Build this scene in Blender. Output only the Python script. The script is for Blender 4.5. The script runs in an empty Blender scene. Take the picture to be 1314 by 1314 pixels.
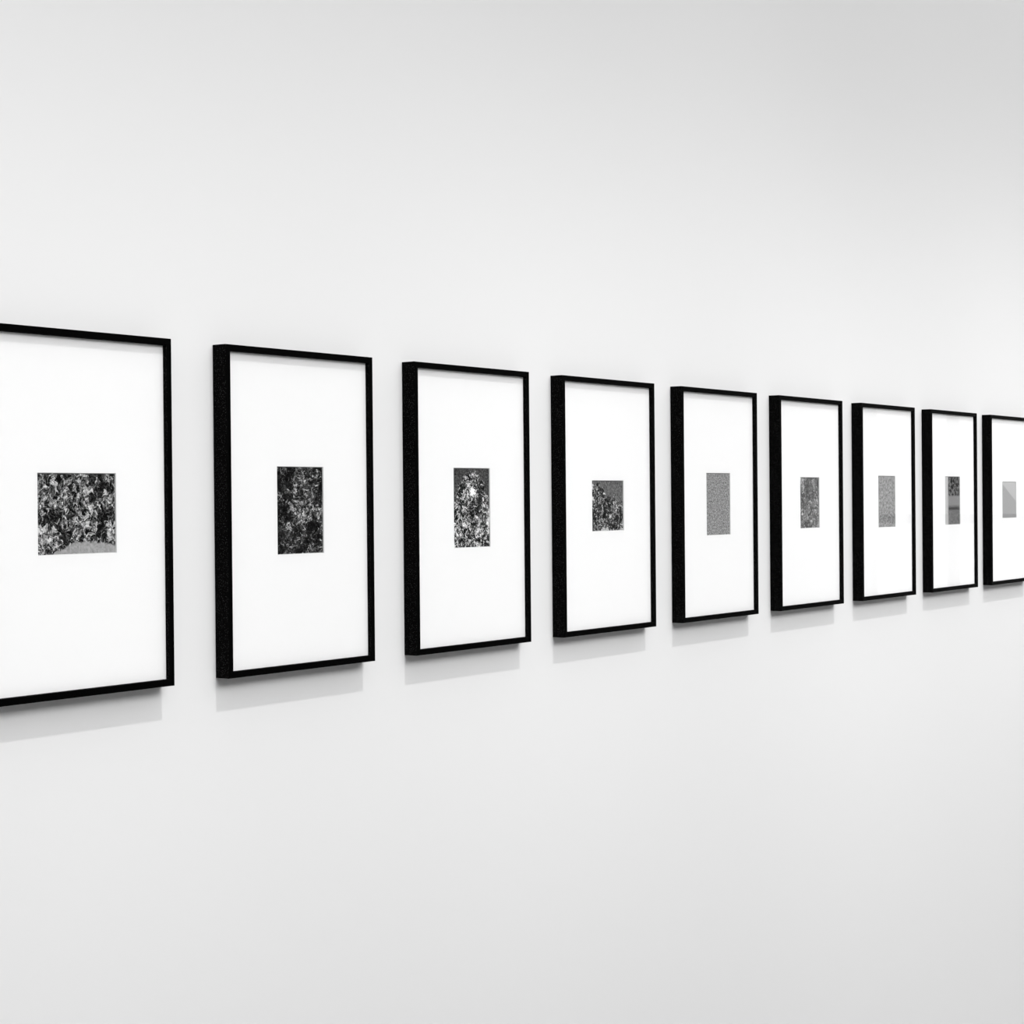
import bpy, bmesh, math, random
from mathutils import Vector, Matrix
sc = bpy.context.scene
sc.view_settings.view_transform = 'Standard'
sc.view_settings.look = 'None'
sc.view_settings.exposure = 0.0
S = 0.45               # frame height (m)
f = 2289.0
th = math.atan2(1633.0, f)
CAMZ = 1.60
D = 0.055*S
DIST = 3.783*S         # camera to frame front plane
Y_FRONT = -D
CAMY = Y_FRONT - DIST

# ---------- materials ----------
def new_mat(name):
    m = bpy.data.materials.new(name); m.use_nodes = True
    nt = m.node_tree
    return m, nt, nt.nodes['Principled BSDF']
def simple(name, col, rough=0.6, spec=0.3, bump=0.0, bscale=200, var=0.0):
    m, nt, b = new_mat(name)
    b.inputs['Base Color'].default_value = (col, col, col, 1)
    b.inputs['Roughness'].default_value = rough
    b.inputs['Specular IOR Level'].default_value = spec
    tc = nt.nodes.new('ShaderNodeTexCoord')
    n = nt.nodes.new('ShaderNodeTexNoise'); n.inputs['Scale'].default_value = bscale
    n.inputs['Detail'].default_value = 3
    nt.links.new(tc.outputs['Object'], n.inputs['Vector'])
    if bump > 0:
        bp = nt.nodes.new('ShaderNodeBump'); bp.inputs['Strength'].default_value = bump
        bp.inputs['Distance'].default_value = 0.001
        nt.links.new(n.outputs['Fac'], bp.inputs['Height'])
        nt.links.new(bp.outputs['Normal'], b.inputs['Normal'])
    if var > 0:
        n2 = nt.nodes.new('ShaderNodeTexNoise'); n2.inputs['Scale'].default_value = 1.2
        nt.links.new(tc.outputs['Object'], n2.inputs['Vector'])
        mr = nt.nodes.new('ShaderNodeMapRange')
        mr.inputs['To Min'].default_value = col-var; mr.inputs['To Max'].default_value = col+var
        nt.links.new(n2.outputs['Fac'], mr.inputs['Value'])
        nt.links.new(mr.outputs['Result'], b.inputs['Base Color'])
    return m
M_wall = simple('white_plaster', 0.79, 0.9, 0.1, 0.05, 260, 0.004)
M_dark = simple('grey_plaster', 0.12, 0.9, 0.1, 0.1, 200, 0.01)
M_floor = simple('concrete_floor', 0.38, 0.6, 0.3, 0.1, 60, 0.03)
M_ceil = simple('ceiling_paint', 0.8, 0.9, 0.1)
M_mat = simple('mat_board', 0.765, 0.95, 0.05, 0.02, 900)
M_core = simple('mat_bevel_core', 0.5, 0.95, 0.05)
M_back = simple('backing_board', 0.10, 0.9, 0.1)
M_metal = simple('window_frame_paint', 0.08, 0.5, 0.3)
# frame : black lacquered wood with pebbly grain
M_frame, nt, b = new_mat('black_stained_wood')
b.inputs['Roughness'].default_value = 0.5
b.inputs['Specular IOR Level'].default_value = 0.015
tc = nt.nodes.new('ShaderNodeTexCoord')
v = nt.nodes.new('ShaderNodeTexVoronoi'); v.inputs['Scale'].default_value = 480
nt.links.new(tc.outputs['Object'], v.inputs['Vector'])
r = nt.nodes.new('ShaderNodeMapRange'); r.inputs['From Min'].default_value = 0.30; r.inputs['From Max'].default_value = 0.05
r.inputs['To Min'].default_value = 0.0006; r.inputs['To Max'].default_value = 0.07
nt.links.new(v.outputs['Distance'], r.inputs['Value'])
# pebbled grain is on the deep side faces; the narrow front face is sanded smooth
geo = nt.nodes.new('ShaderNodeNewGeometry'); sp = nt.nodes.new('ShaderNodeSeparateXYZ')
nt.links.new(geo.outputs['True Normal'], sp.inputs[0])
ab = nt.nodes.new('ShaderNodeMath'); ab.operation = 'ABSOLUTE'; nt.links.new(sp.outputs['X'], ab.inputs[0])
mm = nt.nodes.new('ShaderNodeMath'); mm.operation = 'MULTIPLY'
nt.links.new(r.outputs['Result'], mm.inputs[0]); nt.links.new(ab.outputs[0], mm.inputs[1])
m3 = nt.nodes.new('ShaderNodeMath'); m3.operation = 'ADD'; m3.inputs[1].default_value = 0.0008
nt.links.new(mm.outputs[0], m3.inputs[0])
nt.links.new(m3.outputs[0], b.inputs['Base Color'])
bp = nt.nodes.new('ShaderNodeBump'); bp.inputs['Strength'].default_value = 0.4; bp.inputs['Distance'].default_value = 0.0005
nt.links.new(v.outputs['Distance'], bp.inputs['Height']); nt.links.new(bp.outputs['Normal'], b.inputs['Normal'])
# thin coated (water-white) picture glass: clear transmission plus faint Fresnel reflection
M_glass = bpy.data.materials.new('picture_glass'); M_glass.use_nodes = True
nt = M_glass.node_tree; nt.nodes.clear()
o = nt.nodes.new('ShaderNodeOutputMaterial'); ad = nt.nodes.new('ShaderNodeAddShader')
t = nt.nodes.new('ShaderNodeBsdfTransparent'); g = nt.nodes.new('ShaderNodeBsdfGlossy'); g.inputs['Roughness'].default_value = 0.02
fr = nt.nodes.new('ShaderNodeFresnel'); fr.inputs['IOR'].default_value = 1.5
ml = nt.nodes.new('ShaderNodeMath'); ml.operation = 'MULTIPLY'; ml.inputs[1].default_value = 0.35
nt.links.new(fr.outputs[0], ml.inputs[0]); nt.links.new(ml.outputs[0], g.inputs['Color'])
nt.links.new(t.outputs[0], ad.inputs[0]); nt.links.new(g.outputs[0], ad.inputs[1])
nt.links.new(ad.outputs[0], o.inputs[0])

# ---------- artwork materials ----------
class G:
    def __init__(s, name):
        s.m, s.nt, s.b = new_mat(name)
        s.b.inputs['Roughness'].default_value = 0.8
        s.b.inputs['Specular IOR Level'].default_value = 0.0
        s.tc = s.nt.nodes.new('ShaderNodeTexCoord')
        sep = s.nt.nodes.new('ShaderNodeSeparateXYZ')
        s.nt.links.new(s.tc.outputs['UV'], sep.inputs[0])
        s.u = sep.outputs[0]; s.v = sep.outputs[1]
        s.P = s.tc.outputs['Object']
    def val(s, inp, x):
        if isinstance(x, (int, float)): inp.default_value = x
        else: s.nt.links.new(x, inp)
    def math(s, op, a, b=0.0, c=None, clamp=False):
        n = s.nt.nodes.new('ShaderNodeMath'); n.operation = op; n.use_clamp = clamp
        s.val(n.inputs[0], a); s.val(n.inputs[1], b)
        if c is not None: s.val(n.inputs[2], c)
        return n.outputs[0]
    def mapr(s, x, a, b, c, d, smooth=False):
        n = s.nt.nodes.new('ShaderNodeMapRange')
        if smooth: n.interpolation_type = 'SMOOTHSTEP'
        s.val(n.inputs['Value'], x)
        for k, q in (('From Min', a), ('From Max', b), ('To Min', c), ('To Max', d)): s.val(n.inputs[k], q)
        return n.outputs['Result']
    def off(s, seed, sx=1, sz=1, rot=0.0):
        n = s.nt.nodes.new('ShaderNodeMapping')
        n.inputs['Location'].default_value = (seed*3.1, seed*1.7, seed*0.9)
        n.inputs['Rotation'].default_value = (0, rot, 0)
        n.inputs['Scale'].default_value = (sx, 1, sz)
        s.nt.links.new(s.P, n.inputs['Vector']); return n.outputs[0]
    def noise(s, vec, scale, detail=6, rough=0.7, dist=0.0):
        n = s.nt.nodes.new('ShaderNodeTexNoise')
        n.inputs['Scale'].default_value = scale; n.inputs['Detail'].default_value = detail
        n.inputs['Roughness'].default_value = rough; n.inputs['Distortion'].default_value = dist
        s.nt.links.new(vec, n.inputs['Vector']); return n.outputs['Fac']
    def warp(s, vec, scale, amt):
        n = s.nt.nodes.new('ShaderNodeTexNoise'); n.inputs['Scale'].default_value = scale; n.inputs['Detail'].default_value = 3
        s.nt.links.new(vec, n.inputs['Vector'])
        m = s.nt.nodes.new('ShaderNodeVectorMath'); m.operation = 'MULTIPLY_ADD'
        s.nt.links.new(n.outputs['Color'], m.inputs[0]); m.inputs[1].default_value = (amt,)*3
        s.nt.links.new(vec, m.inputs[2]); return m.outputs[0]
    def cell(s, vec, scale, feature='F1', out='Color'):
        n = s.nt.nodes.new('ShaderNodeTexVoronoi'); n.inputs['Scale'].default_value = scale; n.feature = feature
        s.nt.links.new(vec, n.inputs['Vector']); return n.outputs[out]
    def rock(s, seed, lo=0.003, hi=0.9, scale=1.0, sx=1, sz=1, cover=0.5, rot=0.0, gam=1.0, soft=0.10, bigw=0.5, ridge=0.35):
        """jagged stones: lit facet tops, black cracks and shadow hollows at two sizes"""
        vec = s.warp(s.off(seed, sx, sz, rot), 70*scale, 0.02/scale)
        big = s.noise(vec, 45*scale, 3, 0.55, 0.4)
        mid = s.noise(vec, 150*scale, 5, 0.72, 0.9)
        rid = s.math('ABSOLUTE', s.math('SUBTRACT', s.noise(vec, 120*scale, 4, 0.6, 0.3), 0.5))
        rid = s.mapr(rid, 0.0, 0.07, 1.0, 0.0)
        f2 = s.cell(vec, 400*scale)
        lit = s.math('ADD', mid, s.math('MULTIPLY', s.math('SUBTRACT', big, 0.5), bigw))
        lit = s.mapr(lit, cover, cover+soft, 0.0, 1.0, True)
        x = s.math('ADD', s.math('MULTIPLY', lit, s.mapr(f2, 0.1, 0.9, 0.25, 1.0)), s.math('MULTIPLY', s.math('MULTIPLY', rid, f2), s.mapr(big, 0.38, 0.6, 0.05, ridge)))
        if gam != 1.0: x = s.math('POWER', x, gam)
        return s.mapr(x, 0, 1.1, lo, hi)
    def mix(s, fac, a, b):
        return s.math('ADD', s.math('MULTIPLY', a, s.math('SUBTRACT', 1.0, fac)), s.math('MULTIPLY', b, fac))
    def out(s, x):
        s.nt.links.new(x, s.b.inputs['Base Color']); return s.m

def art(i):
    g = G('print_%s' % 'abcdefghi'[i])
    if i == 0:
        rk = g.rock(1, cover=0.505, hi=0.72, soft=0.11, rot=0.4, sx=1.1, scale=0.95, bigw=0.45)
        edge = g.math('ADD', g.mapr(g.u, 0.08, 0.55, 0.0, 0.15, True), g.math('MULTIPLY', g.math('SUBTRACT', g.noise(g.off(4), 90, 5, .7), .5), 0.12))
        edge = g.math('SUBTRACT', edge, g.mapr(g.u, 0.75, 1.0, 0, 0.05, True))
        fac = g.mapr(g.math('SUBTRACT', edge, g.v), -0.012, 0.012, 0, 1)
        sand = g.mapr(g.noise(g.off(9), 260, 4), 0.3, 0.7, 0.20, 0.38)
        return g.out(g.mix(fac, rk, sand))
    if i == 1:
        rk = g.rock(2, cover=0.53, hi=0.75, scale=1.15, soft=0.11, sz=1.2, bigw=0.4, ridge=0.35)
        d = g.mapr(g.noise(g.off(31), 30, 2, .5), 0.40, 0.52, 0.3, 1.0, True)
        return g.out(g.math('ADD', g.math('MULTIPLY', rk, d), 0.002))
    if i == 2:
        rk = g.rock(3, cover=0.51, hi=1.0, scale=1.25, soft=0.07, bigw=0.3)
        du = g.math('SUBTRACT', g.u, 0.5); dv = g.math('SUBTRACT', g.v, 0.42)
        rr = g.math('SQRT', g.math('ADD', g.math('MULTIPLY', g.math('MULTIPLY', du, du), 1.0), g.math('MULTIPLY', g.math('MULTIPLY', dv, dv), 0.75)))
        rr = g.math('ADD', rr, g.math('MULTIPLY', g.math('SUBTRACT', g.noise(g.off(12), 150, 3), .5), 0.25))
        fac = g.mapr(rr, 0.44, 0.50, 0, 1)
        fac = g.math('MULTIPLY', fac, g.mapr(g.v, 0.45, 0.6, 0, 1))
        x = g.mix(fac, rk, g.mapr(g.noise(g.off(5), 400, 4), .35, .7, 0.006, 0.12))
        du2 = g.math('SUBTRACT', g.u, 0.53); dv2 = g.math('MULTIPLY', g.math('SUBTRACT', g.v, 0.70), 1.1)
        r2 = g.math('SQRT', g.math('ADD', g.math('MULTIPLY', du2, du2), g.math('MULTIPLY', dv2, dv2)))
        r2 = g.math('ADD', r2, g.math('MULTIPLY', g.math('SUBTRACT', g.noise(g.off(8), 260, 4), .5), 0.16))
        return g.out(g.mix(g.mapr(r2, 0.045, 0.075, 1, 0), x, 0.9))
    if i == 3:
        rk = g.rock(6, cover=0.50, hi=0.85, lo=0.01, scale=1.05, rot=0.6, sz=1.3, soft=0.12, bigw=0.3)
        edge = g.math('ADD', g.mapr(g.u, 0.0, 1.0, 0.98, 0.50), g.math('MULTIPLY', g.math('SUBTRACT', g.noise(g.off(14), 60, 6, .7), .5), 0.8))
        fac = g.mapr(g.math('SUBTRACT', g.v, edge), -0.02, 0.02, 0, 1)
        sky = g.mapr(g.noise(g.off(3), 330, 5, .75), .35, .68, 0.03, 0.22)
        return g.out(g.mix(fac, rk, sky))
    if i == 4:
        a = g.noise(g.off(7), 300, 6, .8)
        return g.out(g.mapr(a, .38, .64, 0.03, 0.46))
    if i == 5:
        rk = g.rock(8, cover=0.45, hi=0.62, lo=0.06, scale=1.0, soft=0.2, bigw=0.3)
        return g.out(rk)
    if i == 6:
        a = g.noise(g.off(11), 170, 6, .75)
        return g.out(g.mapr(a, .38, .65, 0.10, 0.38))  # greys lifted: haze reflected in the glass is put into the colour
    if i == 7:  # print tones raised here too for the reflected haze
        top = g.mapr(g.noise(g.off(2), 110, 5, .65), .44, .62, 0.02, 0.20)
        low = g.mapr(g.noise(g.off(21), 200, 3), .3, .7, 0.09, 0.20)
        x = g.mix(g.mapr(g.v, 0.38, 0.42, 0, 1), low, 0.22)
        x = g.mix(g.mapr(g.v, 0.58, 0.62, 0, 1), x, top)
        line = g.math('MULTIPLY', g.mapr(g.v, 0.30, 0.32, 0, 1), g.mapr(g.v, 0.35, 0.38, 1, 0))
        x = g.mix(line, x, 0.06)
        return g.out(g.mix(g.mapr(g.u, 0.20, 0.28, 1, 0), x, 0.42))
    edge = g.math('SUBTRACT', 0.95, g.math('MULTIPLY', g.u, 0.5))
    fac = g.mapr(g.math('SUBTRACT', g.v, edge), -0.01, 0.01, 0, 1)
    return g.out(g.mix(fac, g.mapr(g.noise(g.off(17), 300, 3), .3, .7, .22, .32), 0.38))  # pale greys include the glass haze as colour

# ---------- mesh helpers ----------
def obj_from_bm(bm, name, mat, parent=None, recalc=True):
    if recalc: bmesh.ops.recalc_face_normals(bm, faces=bm.faces)
    me = bpy.data.meshes.new(name); bm.to_mesh(me); bm.free()
    ob = bpy.data.objects.new(name, me); sc.collection.objects.link(ob)
    if mat: me.materials.append(mat)
    if parent: ob.parent = parent
    return ob
def addbox(bm, lo, hi):
    r = bmesh.ops.create_cube(bm, size=1)
    for v in r['verts']:
        v.co = Vector([(lo[k]+hi[k])/2 + v.co[k]*(hi[k]-lo[k]) for k in range(3)])
def box(name, lo, hi, mat, parent=None):
    bm = bmesh.new(); addbox(bm, lo, hi)
    return obj_from_bm(bm, name, mat, parent)
def ring(name, loops, mat, parent, close=True):
    bm = bmesh.new(); L = []
    for hw, hh, y in loops:
        L.append([bm.verts.new((sx*hw, y, sz*hh)) for sx, sz in ((-1,-1),(1,-1),(1,1),(-1,1))])
    n = len(L)
    for a in range(n if close else n-1):
        A, B = L[a], L[(a+1) % n]
        for k in range(4):
            bm.faces.new((A[k], A[(k+1)%4], B[(k+1)%4], B[k]))
    return obj_from_bm(bm, name, mat, parent)

# ---------- frames ----------
W = 0.68*S; H = S; MW = 0.02*S; REC = 0.0065
prints = [(.272,.219),(.211,.271),(.211,.279),(.229,.197),(.209,.268),(.201,.240),(.212,.264),(.218,.267),(.235,.216)]
ZC = CAMZ - 0.528*S + 0.5*S
for i,(pw,ph) in enumerate(prints):
    e = bpy.data.objects.new('picture_frame', None); sc.collection.objects.link(e)
    e.empty_display_size = 0.1
    xr = 3.62*S + 0.9*S*i
    e.location = (xr - W/2, 0, ZC)
    hw, hh = W/2, H/2; c = 0.0006
    ring('moulding', [(hw, hh, -0.0005), (hw, hh, -D+c), (hw-c, hh-c, -D), (hw-MW+c, hh-MW+c, -D),
                      (hw-MW, hh-MW, -D+c), (hw-MW, hh-MW, -0.0005)], M_frame, e)
    iw, ih = hw-MW, hh-MW
    ym = -D+REC
    pw2, ph2 = pw*S/2, ph*S/2
    t = 0.0014
    ring('mat_board', [(iw, ih, ym), (pw2+t*0.6, ph2+t*0.6, ym)], M_mat, e, close=False)
    ring('mat_window_bevel', [(pw2+t*0.6, ph2+t*0.6, ym), (pw2, ph2, ym+t)], M_core, e, close=False)
    bm = bmesh.new(); uvl = bm.loops.layers.uv.new('UVMap')
    vs = [bm.verts.new((sx*(pw2+0.001), ym+t, sz*(ph2+0.001))) for sx, sz in ((-1,-1),(1,-1),(1,1),(-1,1))]
    fc = bm.faces.new(vs)
    for l,uv in zip(fc.loops, ((0,0),(1,0),(1,1),(0,1))): l[uvl].uv = uv
    obj_from_bm(bm, 'photo_print', art(i), e)
    box('backing_board', (-iw, ym+t+0.0006, -ih), (iw, -0.003, ih), M_back, e)
    bm = bmesh.new()   # counter-clockwise seen from the room: normal -Y
    bm.faces.new([bm.verts.new((sx*iw, ym-0.003, sz*ih)) for sx, sz in ((-1,-1),(1,-1),(1,1),(-1,1))])
    obj_from_bm(bm, 'glass', M_glass, e, recalc=False)

# ---------- room ----------
X0, X1, Y0, CH = -3.0, 11.0, -5.0, 3.8
box('wall_back', (X0-.15, 0, 0), (X1+.15, .15, CH), M_wall)
box('wall_front', (X0-.15, Y0-.15, 0), (X1+.15, Y0, CH), M_dark)
box('wall_left', (X0-.15, Y0, 0), (X0, 0, CH), M_wall)
wy0, wy1, wz0, wz1 = -3.3, -1.5, 0.7, 2.7
bm = bmesh.new()
addbox(bm, (X1, Y0, 0), (X1+.15, wy0, CH)); addbox(bm, (X1, wy1, 0), (X1+.15, 0, CH))
addbox(bm, (X1, wy0, 0), (X1+.15, wy1, wz0)); addbox(bm, (X1, wy0, wz1), (X1+.15, wy1, CH))
obj_from_bm(bm, 'wall_right', M_wall)
bm = bmesh.new()
for y in (wy0+.03, (wy0*2+wy1)/3, (wy0+wy1*2)/3, wy1-.03): addbox(bm, (X1+.04, y-.03, wz0), (X1+.1, y+.03, wz1))
for z in (wz0+.03, 1.45, wz1-.03): addbox(bm, (X1+.041, wy0, z-.03), (X1+.099, wy1, z+.03))
obj_from_bm(bm, 'window_1', M_metal)
box('floor', (X0-.15, Y0-.15, -.1), (X1+.15, .15, 0), M_floor)
bm = bmesh.new()
addbox(bm, (X0-.15, -0.3, CH), (X1+.15, .15, CH+.1))
addbox(bm, (X0-.15, Y0-.15, CH), (X1+.15, -3.6, CH+.1))
addbox(bm, (X0-.15, -3.6, CH), (X0+.4, -0.3, CH+.1))
addbox(bm, (X1-.4, -3.6, CH), (X1+.15, -0.3, CH+.1))
obj_from_bm(bm, 'ceiling', M_ceil)

# ---------- lights ----------
w = bpy.data.worlds.new('overcast_sky'); sc.world = w; w.use_nodes = True
w.node_tree.nodes['Background'].inputs[0].default_value = (1,1,1,1)
w.node_tree.nodes['Background'].inputs[1].default_value = 1.5
def light(kind, name, loc, target, energy, **kw):
    l = bpy.data.lights.new(name, kind); l.energy = energy
    for k, v in kw.items(): setattr(l, k, v)
    ob = bpy.data.objects.new(name, l); sc.collection.objects.link(ob)
    ob.location = loc
    ob.rotation_euler = (Vector(target)-Vector(loc)).to_track_quat('-Z', 'Y').to_euler()
    return ob
light('SUN', 'skylight_sun', (3, -2, 6), (3, 0, 6-1.9*2), 1.2, angle=math.radians(1.2))
for x, e, ang, zt in ((0.9, 96, 54, 1.44), (2.0, 92, 54, 1.42), (3.1, 96, 60, 1.36), (4.3, 92, 66, 1.26), (5.6, 98, 80, 1.2)):  # unseen spots added to give the wall a bright band around the frames
    light('SPOT', 'added_wash_spot', (x, -2.3, 2.7), (x, 0, zt), e, spot_size=math.radians(ang), spot_blend=1.0, shadow_soft_size=0.45)

# ---------- camera ----------
cam = bpy.data.cameras.new('camera'); co = bpy.data.objects.new('camera', cam); sc.collection.objects.link(co)
cam.sensor_width = 36; cam.lens = f/1314*36; cam.clip_start = 0.05
F0 = Vector((math.cos(th), math.sin(th), 0)); R0 = Vector((math.sin(th), -math.cos(th), 0)); Z = Vector((0,0,1))
p = math.atan2(16, f)
F = F0*math.cos(p) - Z*math.sin(p); U0 = Z*math.cos(p) + F0*math.sin(p)
a = 0.009
U = U0*math.cos(a) + R0*math.sin(a); R = R0*math.cos(a) - U0*math.sin(a)
M = Matrix((R, U, -F)).transposed().to_4x4()
M.translation = Vector((0, CAMY, CAMZ))
co.matrix_world = M
sc.camera = co
